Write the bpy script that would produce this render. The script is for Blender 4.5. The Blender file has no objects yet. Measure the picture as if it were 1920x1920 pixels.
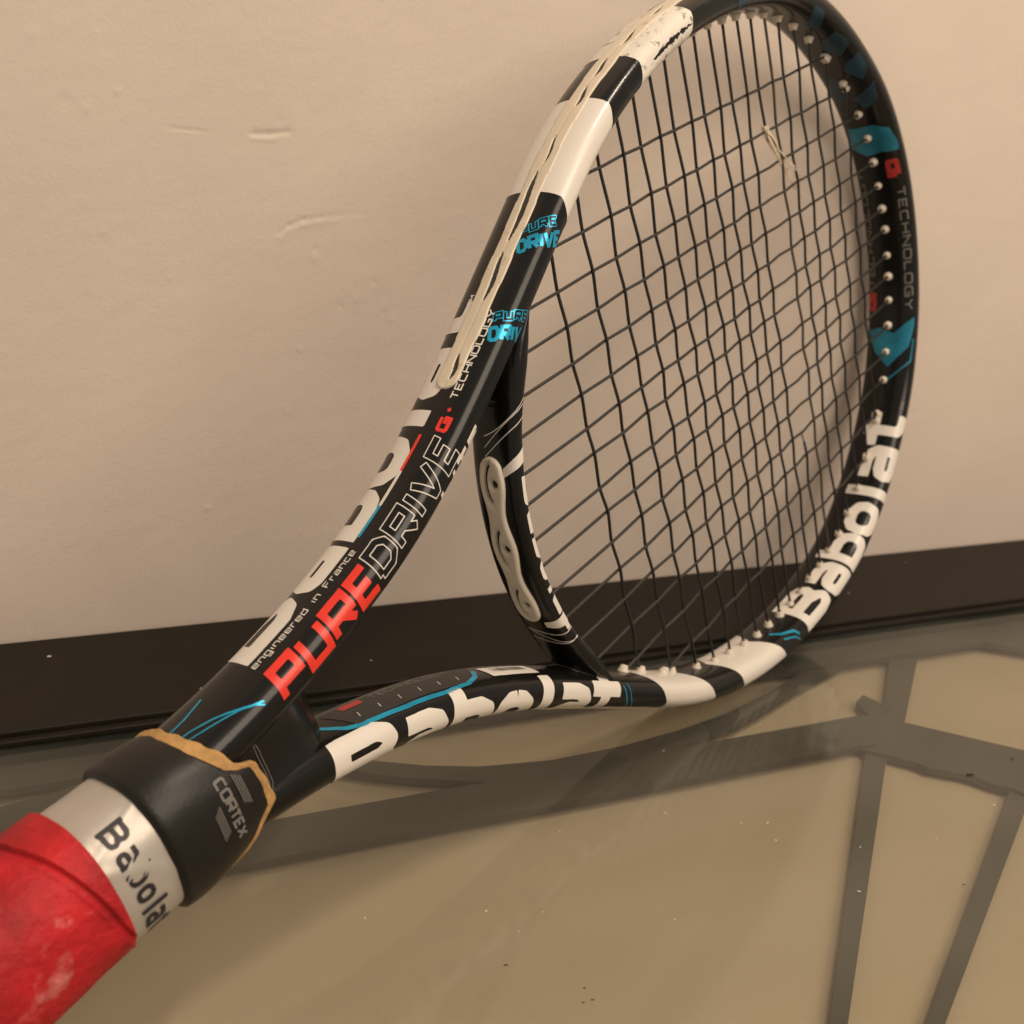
import bpy, math, random
import numpy as np
from mathutils import Matrix, Vector

random.seed(4)
rng = np.random.default_rng(4)
scene = bpy.context.scene
col = scene.collection

# ---------------------------------------------------------------- camera
CAM_LOC = (0.0, -.40724, .23735)
CAM_ROT = Matrix(((0.90509, 0.06247, -0.42062), (-0.41601, 0.33498, -0.84542), (0.08809, 0.94015, 0.32917)))
cd = bpy.data.cameras.new('camera')
cam = bpy.data.objects.new('camera', cd)
cam.matrix_world = Matrix.Translation(CAM_LOC) @ CAM_ROT.to_4x4()
cd.sensor_width = 36
cd.lens = 2119.04/1920*36
cd.clip_start = .01
cd.clip_end = 50
cd.dof.use_dof = True
cd.dof.focus_distance = .37
cd.dof.aperture_fstop = 17
col.objects.link(cam)
scene.camera = cam

# ---------------------------------------------------------------- indoor light: a ceiling lamp of three bulbs, dim room bounce
world = bpy.data.worlds.new('World')
scene.world = world
world.use_nodes = True
bg = world.node_tree.nodes['Background']
bg.inputs['Color'].default_value = (1, .84, .68, 1)
bg.inputs['Strength'].default_value = .44
LAMP = (.56, -.40, 1.5)
for i, (dx, dy) in enumerate(((-.05, -.09), (0, 0), (.05, .09))):
    l = bpy.data.lights.new('lamp_bulb', 'POINT')
    l.energy = 11
    l.color = (1, .83, .65)
    l.shadow_soft_size = .03
    o = bpy.data.objects.new('lamp_bulb', l)
    o.location = (LAMP[0]+dx, LAMP[1]+dy, LAMP[2])
    col.objects.link(o)
l = bpy.data.lights.new('soft_fill', 'POINT')      # added fill light behind the camera, evens the wall and softens shadows
l.energy = 47
l.color = (1, .83, .66)
l.shadow_soft_size = .45
o = bpy.data.objects.new('soft_fill', l)
o.location = (.55, -1.05, 1.0)
col.objects.link(o)

scene.cycles.adaptive_threshold = .02
scene.cycles.max_bounces = 6
scene.cycles.diffuse_bounces = 3
scene.cycles.glossy_bounces = 3
scene.cycles.caustics_reflective = False
scene.view_settings.view_transform = 'Standard'
scene.view_settings.look = 'None'
scene.view_settings.gamma = 1
scene.view_settings.use_curve_mapping = False
scene.view_settings.exposure = .03

# ---------------------------------------------------------------- materials
def mat(name, color, rough=.5, metal=0., spec=.5, coat=0., noise=None, bump=None, stain=None):
    """noise=(scale, amount) varies the value; bump=(scale, strength); stain=(scale, colour, lo, hi) mixes a second colour"""
    m = bpy.data.materials.new(name)
    m.use_nodes = True
    nt = m.node_tree
    b = nt.nodes['Principled BSDF']
    b.inputs['Base Color'].default_value = (*color, 1)
    b.inputs['Roughness'].default_value = rough
    b.inputs['Metallic'].default_value = metal
    b.inputs['Specular IOR Level'].default_value = spec
    b.inputs['Coat Weight'].default_value = coat
    b.inputs['Coat Roughness'].default_value = .12
    tc = nt.nodes.new('ShaderNodeTexCoord')
    out = None
    if stain:
        sc, c2, lo, hi = stain
        n = nt.nodes.new('ShaderNodeTexNoise'); n.inputs['Scale'].default_value = sc; n.inputs['Detail'].default_value = 6
        n.inputs['Roughness'].default_value = .65
        nt.links.new(tc.outputs['Object'], n.inputs['Vector'])
        r = nt.nodes.new('ShaderNodeMapRange'); r.inputs[1].default_value = lo; r.inputs[2].default_value = hi
        nt.links.new(n.outputs[0], r.inputs[0])
        x = nt.nodes.new('ShaderNodeMix'); x.data_type = 'RGBA'
        x.inputs['A'].default_value = (*color, 1); x.inputs['B'].default_value = (*c2, 1)
        nt.links.new(r.outputs[0], x.inputs['Factor'])
        out = x.outputs['Result']
    if noise:
        n = nt.nodes.new('ShaderNodeTexNoise'); n.inputs['Scale'].default_value = noise[0]; n.inputs['Detail'].default_value = 5
        nt.links.new(tc.outputs['Object'], n.inputs['Vector'])
        h = nt.nodes.new('ShaderNodeHueSaturation')
        r = nt.nodes.new('ShaderNodeMapRange'); r.inputs[1].default_value = .25; r.inputs[2].default_value = .75
        r.inputs[3].default_value = 1-noise[1]; r.inputs[4].default_value = 1+noise[1]
        nt.links.new(n.outputs[0], r.inputs[0]); nt.links.new(r.outputs[0], h.inputs['Value'])
        if out: nt.links.new(out, h.inputs['Color'])
        else: h.inputs['Color'].default_value = (*color, 1)
        out = h.outputs[0]
    if out: nt.links.new(out, b.inputs['Base Color'])
    if bump:
        n = nt.nodes.new('ShaderNodeTexNoise'); n.inputs['Scale'].default_value = bump[0]; n.inputs['Detail'].default_value = 5
        nt.links.new(tc.outputs['Object'], n.inputs['Vector'])
        k = nt.nodes.new('ShaderNodeBump'); k.inputs['Strength'].default_value = bump[1]; k.inputs['Distance'].default_value = .001
        nt.links.new(n.outputs[0], k.inputs['Height']); nt.links.new(k.outputs[0], b.inputs['Normal'])
    return m

M = {}
M['wall'] = mat('wall_plaster', (.645, .553, .478), .85, spec=.2, noise=(14, .035), bump=(700, .16))
M['border'] = mat('border_paint', (.0115, .0082, .0052), .55, spec=.22, noise=(60, .15), bump=(700, .08))
M['steel'] = mat('grey_steel', (.030, .026, .018), .6, noise=(30, .12))
M['panel'] = mat('beige_panel', (.36, .278, .195), .7, spec=.2, noise=(6, .04), stain=(26, (.31, .235, .16), .64, .80))
M['black'] = mat('black_lacquer', (.006, .0058, .0055), .22, spec=.30, coat=.03, noise=(40, .2), bump=(900, .03))
M['white'] = mat('white_lacquer', (.70, .655, .59), .32, coat=.3, noise=(30, .03), stain=(120, (.30, .24, .17), .72, .80))
M['scuffed'] = mat('scuffed_white_lacquer', (.70, .655, .58), .5, noise=(60, .05), stain=(230, (.14, .11, .08), .57, .66), bump=(260, .5))
M['print_white'] = mat('white_print', (.70, .66, .60), .35, stain=(260, (.30, .26, .2), .70, .78))
M['print_grey'] = mat('grey_print', (.16, .15, .14), .45)
M['red_print'] = mat('red_print', (.72, .035, .02), .35, noise=(200, .08))
M['dark_red'] = mat('dark_red_print', (.40, .025, .025), .45)
M['blue_print'] = mat('blue_metallic_print', (.02, .36, .60), .28, metal=.45, noise=(150, .25))
M['deep_blue'] = mat('deep_blue_print', (.012, .185, .29), .32, metal=.3, noise=(120, .3))
M['dull_blue'] = mat('dull_blue_print', (.010, .042, .07), .4, metal=.2, noise=(90, .5))
M['cream'] = mat('cream_plastic', (.64, .56, .44), .45, noise=(120, .06), stain=(140, (.40, .27, .14), .60, .78))
M['pale'] = mat('pale_plastic', (.60, .54, .45), .45, noise=(200, .06))
M['dark_plastic'] = mat('dark_plastic', (.022, .021, .020), .5, bump=(500, .3))
M['main_string'] = mat('dark_grey_string', (.022, .019, .016), .42, spec=.5)
M['cross_string'] = mat('black_string', (.008, .0075, .007), .5)
M['worn_string'] = mat('worn_brown_string', (.055, .042, .03), .6, noise=(300, .4))
M['fibre'] = mat('pale_fibre', (.68, .58, .46), .7)
M['rubber'] = mat('black_rubber', (.008, .007, .006), .40, spec=.35, noise=(50, .2), bump=(800, .08))
M['tan'] = mat('torn_tan_rubber', (.42, .24, .085), .8, noise=(260, .25), bump=(700, .5))
M['silver'] = mat('silver_tape', (.48, .445, .40), .43, metal=.45, noise=(60, .06), bump=(120, .25), stain=(60, (.42, .33, .24), .62, .85))
M['black_print'] = mat('black_print', (.012, .010, .016), .5)
M['red_grip'] = mat('red_overgrip', (.40, .009, .014), .60, spec=.35, noise=(70, .45), bump=(420, .7), stain=(55, (.62, .24, .22), .60, .78))
M['speck'] = mat('pale_speck', (.75, .68, .58), .8)
M['dark_speck'] = mat('dark_speck', (.03, .022, .015), .8)

def glass_material():
    m = bpy.data.materials.new('clear_glass')
    m.use_nodes = True
    nt = m.node_tree
    nt.nodes.clear()
    out = nt.nodes.new('ShaderNodeOutputMaterial')
    tr = nt.nodes.new('ShaderNodeBsdfTransparent'); tr.inputs[0].default_value = (.955, .97, .945, 1)
    gl = nt.nodes.new('ShaderNodeBsdfGlossy'); gl.inputs['Roughness'].default_value = .09
    fr = nt.nodes.new('ShaderNodeFresnel'); fr.inputs['IOR'].default_value = 1.5
    mx = nt.nodes.new('ShaderNodeMixShader')
    ge = nt.nodes.new('ShaderNodeNewGeometry'); mu = nt.nodes.new('ShaderNodeMath'); mu.operation = 'MULTIPLY'
    iv = nt.nodes.new('ShaderNodeMath'); iv.operation = 'SUBTRACT'; iv.inputs[0].default_value = 1
    nt.links.new(ge.outputs['Backfacing'], iv.inputs[1]); nt.links.new(fr.outputs[0], mu.inputs[0]); nt.links.new(iv.outputs[0], mu.inputs[1])
    nt.links.new(mu.outputs[0], mx.inputs[0]); nt.links.new(tr.outputs[0], mx.inputs[1]); nt.links.new(gl.outputs[0], mx.inputs[2])
    # a thin film of dust with wiped patches
    tc = nt.nodes.new('ShaderNodeTexCoord')
    n1 = nt.nodes.new('ShaderNodeTexNoise'); n1.inputs['Scale'].default_value = 9; n1.inputs['Detail'].default_value = 5
    mp = nt.nodes.new('ShaderNodeMapping'); mp.inputs['Scale'].default_value = (1, 2.2, 1); mp.inputs['Rotation'].default_value = (0, 0, .6)
    nt.links.new(tc.outputs['Object'], mp.inputs[0]); nt.links.new(mp.outputs[0], n1.inputs['Vector'])
    r = nt.nodes.new('ShaderNodeMapRange'); r.inputs[1].default_value = .35; r.inputs[2].default_value = .75
    r.inputs[3].default_value = .015; r.inputs[4].default_value = .075
    nt.links.new(n1.outputs[0], r.inputs[0])
    df = nt.nodes.new('ShaderNodeBsdfDiffuse'); df.inputs[0].default_value = (.55, .50, .43, 1)
    m2 = nt.nodes.new('ShaderNodeMixShader')
    nt.links.new(r.outputs[0], m2.inputs[0]); nt.links.new(mx.outputs[0], m2.inputs[1]); nt.links.new(df.outputs[0], m2.inputs[2])
    nt.links.new(m2.outputs[0], out.inputs['Surface'])
    return m
M['glass'] = glass_material()
M['glass_edge'] = mat('green_glass_edge', (.012, .020, .014), .2)

# ---------------------------------------------------------------- object helpers
def link(name, me, m, parent=None, kind=None, label=None, cat=None, group=None):
    o = bpy.data.objects.new(name, me)
    if m is not None and hasattr(me, 'materials') and not me.materials: me.materials.append(m)
    col.objects.link(o)
    if parent: o.parent = parent
    for k, v in (('kind', kind), ('label', label), ('category', cat), ('group', group)):
        if v: o[k] = v
    return o

def mesh(name, V, F, smooth=True):
    me = bpy.data.meshes.new(name)
    me.from_pydata([tuple(map(float, v)) for v in V], [], [tuple(map(int, f)) for f in F])
    if smooth: me.polygons.foreach_set('use_smooth', [True]*len(me.polygons))
    me.update()
    return me

def grid_mesh(name, G, wrap=False, caps=False):
    """G (n, m, 3): faces between neighbours, wrapped round the second index"""
    n, m = G.shape[:2]
    i, j = np.meshgrid(np.arange(n-1), np.arange(m if wrap else m-1), indexing='ij')
    j2 = (j+1) % m
    F = np.stack([i*m+j, (i+1)*m+j, (i+1)*m+j2, i*m+j2], -1).reshape(-1, 4).tolist()
    if caps:
        F.append(list(range(m))); F.append([(n-1)*m+k for k in range(m)][::-1])
    return mesh(name, G.reshape(-1, 3), F)

def box(name, x0, x1, y0, y1, z0, z1, bev=0):
    import bmesh
    bm = bmesh.new()
    bmesh.ops.create_cube(bm, size=1)
    for v in bm.verts:
        v.co = ((x0+x1)/2+v.co.x*(x1-x0), (y0+y1)/2+v.co.y*(y1-y0), (z0+z1)/2+v.co.z*(z1-z0))
    if bev: bmesh.ops.bevel(bm, geom=bm.edges[:], offset=bev, segments=3, affect='EDGES', profile=.5)
    me = bpy.data.meshes.new(name); bm.to_mesh(me); bm.free()
    return me

def prism(name, poly, z0, z1, bev=.0006):
    """poly: list of (x, y)"""
    import bmesh
    bm = bmesh.new()
    f = bm.faces.new([bm.verts.new((x, y, z1)) for x, y in poly])
    bmesh.ops.recalc_face_normals(bm, faces=[f])
    if f.normal.z < 0: f.normal_flip()
    r = bmesh.ops.extrude_face_region(bm, geom=[f])
    for v in r['geom']:
        if isinstance(v, bmesh.types.BMVert): v.co.z = z0
    bmesh.ops.recalc_face_normals(bm, faces=bm.faces[:])
    bmesh.ops.triangulate(bm, faces=[q for q in bm.faces if len(q.verts) > 4])
    me = bpy.data.meshes.new(name); bm.to_mesh(me); bm.free()
    return me

def rod(name, P, r, seg=8):
    """round tube along points P (n,3); r scalar or array"""
    P = np.asarray(P, float); n = len(P); r = np.broadcast_to(r, (n,))
    T = np.gradient(P, axis=0); T /= np.linalg.norm(T, axis=1)[:, None]
    up = np.array([0., 0, 1]) if abs(T[:, 2]).max() < .9 else np.array([1., 0, 0])
    A = np.cross(T, up); A /= np.linalg.norm(A, axis=1)[:, None]; B = np.cross(A, T)
    th = np.arange(seg)/seg*2*np.pi
    G = P[:, None]+r[:, None, None]*(np.cos(th)[None, :, None]*A[:, None]+np.sin(th)[None, :, None]*B[:, None])
    return grid_mesh(name, G, wrap=True, caps=True)

def value_noise(x, y, scale, seed=0):
    g = np.random.default_rng(seed).random((97, 97))
    u = x*scale; v = y*scale
    i = np.floor(u).astype(int); j = np.floor(v).astype(int); a = u-i; b = v-j
    a = a*a*(3-2*a); b = b*b*(3-2*b)
    f = lambda p, q: g[p % 97, q % 97]
    return (f(i, j)*(1-a)+f(i+1, j)*a)*(1-b)+(f(i, j+1)*(1-a)+f(i+1, j+1)*a)*b

# ---------------------------------------------------------------- setting: plaster wall
WY = .0793
def build_wall():
    xs = np.unique(np.concatenate([np.linspace(-.6, 0, 40), np.linspace(0, .26, 330), np.linspace(.26, .9, 150), np.linspace(.9, 1.8, 30)]))
    zs = np.unique(np.concatenate([np.linspace(-.10, .04, 20), np.linspace(.04, .30, 320), np.linspace(.30, .9, 60)]))
    X, Z = np.meshgrid(xs, zs, indexing='ij')
    H = .00022*(value_noise(X+3, Z+3, 22, 1)-.5)+.00014*(value_noise(X*.6+Z*.8+5, (Z-.75*X)*1.4+5, 90, 2)-.5)+.00006*(value_noise(X*.6+Z*.8+5, (Z-.75*X)*1.4+5, 230, 3)-.5)+.0004*(value_noise(X+9, Z+9, 8, 7)-.5)
    def seg(p, q):
        p = np.array(p)/1000; q = np.array(q)/1000; d = q-p
        t = np.clip(((X-p[0])*d[0]+(Z-p[1])*d[1])/(d@d), 0, 1)
        return np.hypot(X-p[0]-t*d[0], Z-p[1]-t*d[1]), t
    def trough(p, q, w, depth, taper=True):
        d, t = seg(p, q)
        k = np.exp(-(d/w)**2)
        if taper: k = k*np.clip(np.minimum(t, 1-t)*6+.25, 0, 1)
        return depth*k
    H = H - trough((74.5, 221.2), (90, 220.6), .0005, .0003)
    H = H - trough((107, 221.2), (116, 221.6), .0013, .0006) - trough((115, 221.8), (124.5, 223.4), .0010, .0005)
    H = H + trough((107, 219.6), (118, 219.9), .0008, .0003)
    for p, q, k in (((120, 181.8), (124, 185.2), .8), ((124, 185.2), (130, 187.9), 1), ((130, 187.9), (137.3, 189.2), .75), ((138, 189.5), (147, 190.6), .5), ((149, 190.9), (157, 191.6), .28)):
        H = H - trough(p, q, .0010, .00034*k, False)
        H = H + trough((p[0]+.3, p[1]-2), (q[0]+.3, q[1]-2), .0014, .00018*k, False)
    spots = [(135.8, 175.9, 1.2, -.9), (136, 171.6, 1.6, .7), (162.6, 162, 1.1, -.7), (155, 154.6, 1.5, .5), (148, 151, 1.2, -.5), (172, 145.6, 1.6, .6),
             (168, 149, 1.0, -.6), (49.3, 179.4, .8, .8), (75, 161.8, 1.0, .7), (130.2, 132, 1.2, .8), (125.4, 103, 1.2, .6), (89.6, 59.8, 1.3, .9), (10.7, 131.2, 1.0, .5),
             (36.3, 227.7, 3.0, -.5), (55.8, 233.2, 1.5, .7), (26, 251, 2.5, .6), (44, 226, 2.0, .5)]
    for x, z, w, h in spots:
        H = H + .38*h/1000*np.exp(-((X-x/1000)**2+(Z-z/1000)**2)/(w/1000)**2)
    r = np.random.default_rng(8)
    for _ in range(40):
        x, z = r.uniform(.0, .26), r.uniform(.04, .30); w = r.uniform(.0006, .0022); h = r.uniform(-.00015, .00018)
        H = H + h*np.exp(-((X-x)**2+(Z-z)**2)/w**2)
    G = np.stack([X, WY+.0004-H, Z], -1)
    o = link('wall', grid_mesh('wall', G), M['wall'], kind='structure')
    o['label'] = 'beige plaster wall with small dents and scratches'
build_wall()

# ---------------------------------------------------------------- glass topped table against the wall
table = link('glass_table', None, None, label='glass topped table with a dark border along the wall', cat='table')
table.location = (0, 0, 0)
TX0, TX1, TY0 = -.052, 1.3, -.62
me = box('glass_top', TX0, TX1, TY0, -.0012, -.0085, -.0001)
me.materials.append(M['glass']); me.materials.append(M['glass_edge'])
for p in me.polygons:
    if abs(p.normal.z) < .5: p.material_index = 1
link('glass_top', me, None, table)
b = link('border', box('border', TX0-.01, TX1, 0, WY-.0030, -.030, .0048, .0008), M['border'], table)
b['label'] = 'dark brown border strip between the glass and the wall'
link('border_lip', box('border_lip', TX0-.01, TX1, -.0042, -.0002, .0002, .0028, .0007), M['border'], table)
link('base_panel', box('base_panel', TX0, TX1, TY0, -.0005, -.034, -.0165), M['panel'], table)
mm = lambda P: [(x/1000, y/1000) for x, y in P]
bars = [
 [(-51, -.6), (1200, -.6), (1200, -45), (560, -45), (528, -50), (505, -30.5), (486, -17), (-51, -16.5)],
 [(-51, -42), (-2.3, -26.6), (15.6, -23), (34.6, -15.5), (60, -17), (40, -35.6), (14.6, -37.3), (-2.8, -43.9), (-51, -60)],
 [(-51, -62), (362.8, -62.2), (371, -66), (350, -86), (342, -84.2), (-51, -84.2)],
 None,
 [(358.5, -64.4), (369.5, -61.3), (380, -73), (415.9, -107.7), (470, -161), (440, -191), (388, -138), (385.5, -130.5), (379.5, -125.8), (376.2, -119.6), (372, -114.6), (367.2, -111.4), (361, -106.6), (358.6, -101.5), (351, -93.7), (342.5, -86.2)],
 [(379, -44.5), (384, -58), (366, -68), (371, -49)],
 [(424, -14), (443, -15), (378.2, -73.5), (370, -67.6)],
 [(345.8, -84.5), (353, -90.2), (223.3, -215.1), (120, -316), (114, -316), (217.9, -213.2)],
 [(387.4, -127.8), (460, -86), (470, -91), (380, -142.3), (251.3, -225), (130, -301), (124, -299), (245.4, -222.9)]]
up = [(60, 30), (85, 4), (108.6, -15.4), (123, -26.8), (134.1, -34.2), (153.3, -43.7), (173.5, -50.4), (203.5, -54.6), (238.1, -53.4), (269.8, -48.8), (300.9, -42.2), (327.6, -32.8), (352.8, -22), (394.5, -4)]
lo = [(50, 22), (78, -6), (106.1, -25.4), (120.3, -36), (131.2, -43.4), (150.1, -53), (171.6, -61), (197.6, -66.3), (226.1, -66.6), (261.3, -61.9), (297.4, -53.3), (321, -44.3), (348, -32.1), (398, -14)]
bars[3] = [(x, min(y, -1)) for x, y in up] + [(x, min(y, -2)) for x, y in lo[::-1]]
for i, P in enumerate(bars):
    z1 = -.0092-.00045*i
    link('crossbar', prism('crossbar', mm(P), z1-.003, z1), M['steel'], table)
for x, y in [(177,-113),(243,-77),(298,-102),(260,-175),(278,-155),(98,-135),(141,-156),(191,-167),(220,-115),(135,-144),(152,-150),(250,-142),(254,-132),(244,-129),(60,-70),(310,-160),(350,-150)]:
    s = random.uniform(.2, .42)
    a = random.uniform(0, 3.1)
    o = link('dust_speck', rod('dust_speck', [(x/1000-s*.0014*math.cos(a), y/1000-s*.0014*math.sin(a), .0003), (x/1000, y/1000, .00045), (x/1000+s*.0014*math.cos(a), y/1000+s*.0014*math.sin(a), .0003)], .00028*s*1.6, 6), M['speck'], table)
for x, y, s in [(358,-130,1.2),(386,-126,.6),(299,-184,.4),(149,-184,.35),(149,-189,.4),(146,-189,.35),(131,-168,.5)]:
    link('dirt_speck', rod('dirt_speck', [(x/1000-.0012*s, y/1000+.0004*s, .0003), (x/1000, y/1000, .0005), (x/1000+.0012*s, y/1000-.0003*s, .0003)], .0004*min(s, 1), 6), M['dark_speck'], table)

for x, y, s in [(20, 58, .8), (150, 20, .4), (260, 52, .3), (430, 30, .4), (75, 14, .4), (500, 60, .3)]:
    link('dust_speck', rod('dust_speck', [(x/1000-.001*s, y/1000, .0051), (x/1000, y/1000+.0002, .0053), (x/1000+.001*s, y/1000, .0051)], .0004*s, 6), M['speck'], table)
# ---- 
# ---------------------------------------------------------------- tubes (racket coordinates, metres:
# X butt to tip, Y across the head, Z out of the string bed)
def smooth_path(P, n, it):
    P = np.asarray(P, float)
    dl = np.concatenate([[0], np.cumsum(np.linalg.norm(np.diff(P, axis=0), axis=1))])
    s = np.linspace(0, dl[-1], n)
    Q = np.stack([np.interp(s, dl, P[:, k]) for k in (0, 1)], 1)
    for _ in range(it):
        Q[1:-1] = .25*Q[:-2] + .5*Q[1:-1] + .25*Q[2:]
    dl = np.concatenate([[0], np.cumsum(np.linalg.norm(np.diff(Q, axis=0), axis=1))])
    s = np.linspace(0, dl[-1], n)
    return s, np.stack([np.interp(s, dl, Q[:, k]) for k in (0, 1)], 1)

PHT = np.linspace(-np.pi, np.pi, 721)

class Tube:
    """Swept superellipse. phi 0 = left of travel, 90 deg = +Z; p = distance round the section from phi 0."""
    def __init__(self, P, a, b, ne, n=1601, it=400):
        self.s, self.P = smooth_path(P, n, it)
        self.L = self.s[-1]
        T = np.gradient(self.P, self.s, axis=0)
        T /= np.linalg.norm(T, axis=1)[:, None]
        self.N = np.stack([-T[:, 1], T[:, 0]], 1)
        self.fa, self.fb, self.ne = a, b, ne
        self.cache = {}
    def dims(self, s):
        x = np.interp(s, self.s, self.P[:, 0]); y = np.interp(s, self.s, self.P[:, 1])
        return self.fa(x, y), self.fb(x, y)
    def sec(self, phi):
        c, q = np.cos(phi), np.sin(phi); e = 2/self.ne
        return np.sign(c)*abs(c)**e, np.sign(q)*abs(q)**e
    def ptab(self, a, b):
        k = (round(a*1e4), round(b*1e4))
        if k not in self.cache:
            u, v = self.sec(PHT)
            p = np.concatenate([[0], np.cumsum(np.hypot(np.diff(u*k[0]/1e4), np.diff(v*k[1]/1e4)))])
            self.cache[k] = p - p[360]
        return self.cache[k]
    def phi(self, s, p):
        s = np.asarray(s, float); p = np.asarray(p, float); a, b = self.dims(s)
        key = np.round(a*1e4)*1000 + np.round(b*1e4); out = np.empty_like(p)
        for k in np.unique(key):
            m = key == k
            t = self.ptab(a[m][0], b[m][0]); per = t[-1]-t[0]
            out[m] = np.interp((p[m]+per/2) % per - per/2, t, PHT)
        return out
    def surf(self, s, phi, off=0.):
        s = np.asarray(s, float); a, b = self.dims(s); u, v = self.sec(phi)
        c = np.stack([np.interp(s, self.s, self.P[:, k]) for k in (0, 1)], -1)
        n = np.stack([np.interp(s, self.s, self.N[:, k]) for k in (0, 1)], -1)
        n /= np.linalg.norm(n, axis=-1)[..., None]
        nu = np.sign(u)*abs(u)**(self.ne-1)/a; nv = np.sign(v)*abs(v)**(self.ne-1)/b
        nl = np.hypot(nu, nv)+1e-12; nu = nu/nl; nv = nv/nl
        r = a*u+off*nu; z = b*v+off*nv
        return (np.concatenate([c+n*r[..., None], z[..., None]], -1),
                np.concatenate([n*nu[..., None], nv[..., None]], -1))

HALF = np.array([(170,8.6),(188,8.8),(204,9.3),(220,11.2),(239,14.8),(257,19.3),(277,25.3),(292,31),(307,38.3),(320,45.8),
    (333,54.2),(346,63.2),(358,71.8),(372,82.2),(391,96),(412.8,112),(431.4,122.2),(446,128.6),(460.2,133.5),(479,138.6),
    (498.3,141.4),(512,142.8),(525,143.2),(542,142.2),(559.4,140.1),(572,137.6),(583.5,133.5),(597,127.2),(609.8,119),(621.5,110.2),
    (631.9,100.2),(641.8,90.2),(650.6,79.7),(657.8,68),(663.3,55.5),(667.9,43.2),(671.1,30.3),(673.1,15),(673.7,0)])/1000
ip = lambda xs, ys: (lambda x, y: np.interp(x, xs, ys))
FR = Tube(np.concatenate([HALF, (HALF[:-1]*[1, -1])[::-1]]),
          ip([.17,.21,.25,.30,.36,.42], [.0082,.0078,.0075,.0072,.0069,.0067]),
          ip([.17,.20,.22,.24,.27,.36,.45,.68], [.0142,.0137,.0133,.0128,.0125,.0128,.0133,.0133]), 2.5)
yb = np.linspace(-.0745, .0745, 121)
BR = Tube(np.stack([.3455+4.3*yb**2, yb], 1),
          lambda x, y: np.interp(abs(y), [0,.045,.058,.066,.0745], [.0040,.0042,.0048,.0042,.0010]),
          lambda x, y: np.interp(abs(y), [0,.04,.06,.0745], [.0098,.0100,.0112,.0108]), 2.6, n=401, it=20)
HD = Tube([(.0, -.0010), (.23, -.0010)],
          ip([0,.015,.03,.17,.19,.21,.23], [.0215,.0215,.0190,.0190,.0190,.0184,.0170]),
          ip([0,.015,.03,.17,.19,.21,.23], [.0200,.0200,.0175,.0175,.0175,.0165,.0152]), 2.5, n=301, it=0)
# ---------------------------------------------------------------- decals: signed-distance drawings wrapped on the tubes
def sd_poly(U, V, pts, w, joint='sq', ends=0.):
    d = np.full(U.shape, 1e9)
    for k in range(len(pts)-1):
        a = np.array(pts[k], float); b = np.array(pts[k+1], float); t = b-a; L = np.hypot(*t); t = t/L
        x = (U-a[0])*t[0]+(V-a[1])*t[1]; y = -(U-a[0])*t[1]+(V-a[1])*t[0]
        def turn(i):
            p, q, s = (np.array(pts[i+n], float) for n in (-1, 0, 1)); u, v = q-p, s-q
            c = (u@v)/(np.hypot(*u)*np.hypot(*v)); return w*min(1.4, math.sqrt(max(0, (1-c)/(1+c+1e-9))))
        e0 = turn(k) if (joint == 'sq' and k > 0) else ends
        e1 = turn(k+1) if (joint == 'sq' and k < len(pts)-2) else ends
        dx = np.maximum(-e0-x, x-L-e1); dy = abs(y)-w
        q = np.where((dx > 0) & (dy > 0), np.hypot(np.maximum(dx, 0), np.maximum(dy, 0)), np.maximum(dx, dy))
        d = np.minimum(d, q)
        if joint == 'round' and k > 0: d = np.minimum(d, np.hypot(U-a[0], V-a[1])-w)
    return d

# stroke centre lines on a 1-high body, (advance, strokes)
LOGO = {
 'B': (.98, [[(.13,0),(.13,1)], [(.13,.87),(.62,.87),(.76,.79),(.80,.68),(.76,.58),(.64,.52),(.13,.52)], [(.60,.50),(.78,.43),(.84,.32),(.80,.20),(.66,.13),(.13,.13)]]),
 'a': (.86, [[(.08,.72),(.48,.72),(.64,.66),(.71,.54),(.71,0)], [(.71,.42),(.30,.42),(.18,.37),(.14,.27),(.18,.16),(.30,.11),(.71,.11)]]),
 'b': (.86, [[(.13,0),(.13,1)], [(.13,.66),(.50,.66),(.66,.58),(.71,.42),(.69,.26),(.62,.16),(.48,.12),(.13,.12)]]),
 'o': (.88, [[(.42,.66),(.28,.64),(.17,.56),(.13,.40),(.17,.22),(.28,.13),(.42,.12),(.56,.13),(.67,.22),(.71,.40),(.67,.56),(.56,.64),(.42,.66)]]),
 'l': (.34, [[(.14,0),(.14,1)]]),
 't': (.62, [[(.0,.76),(.60,.76)], [(.28,.98),(.28,.25),(.36,.14),(.58,.12)]])}
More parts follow.
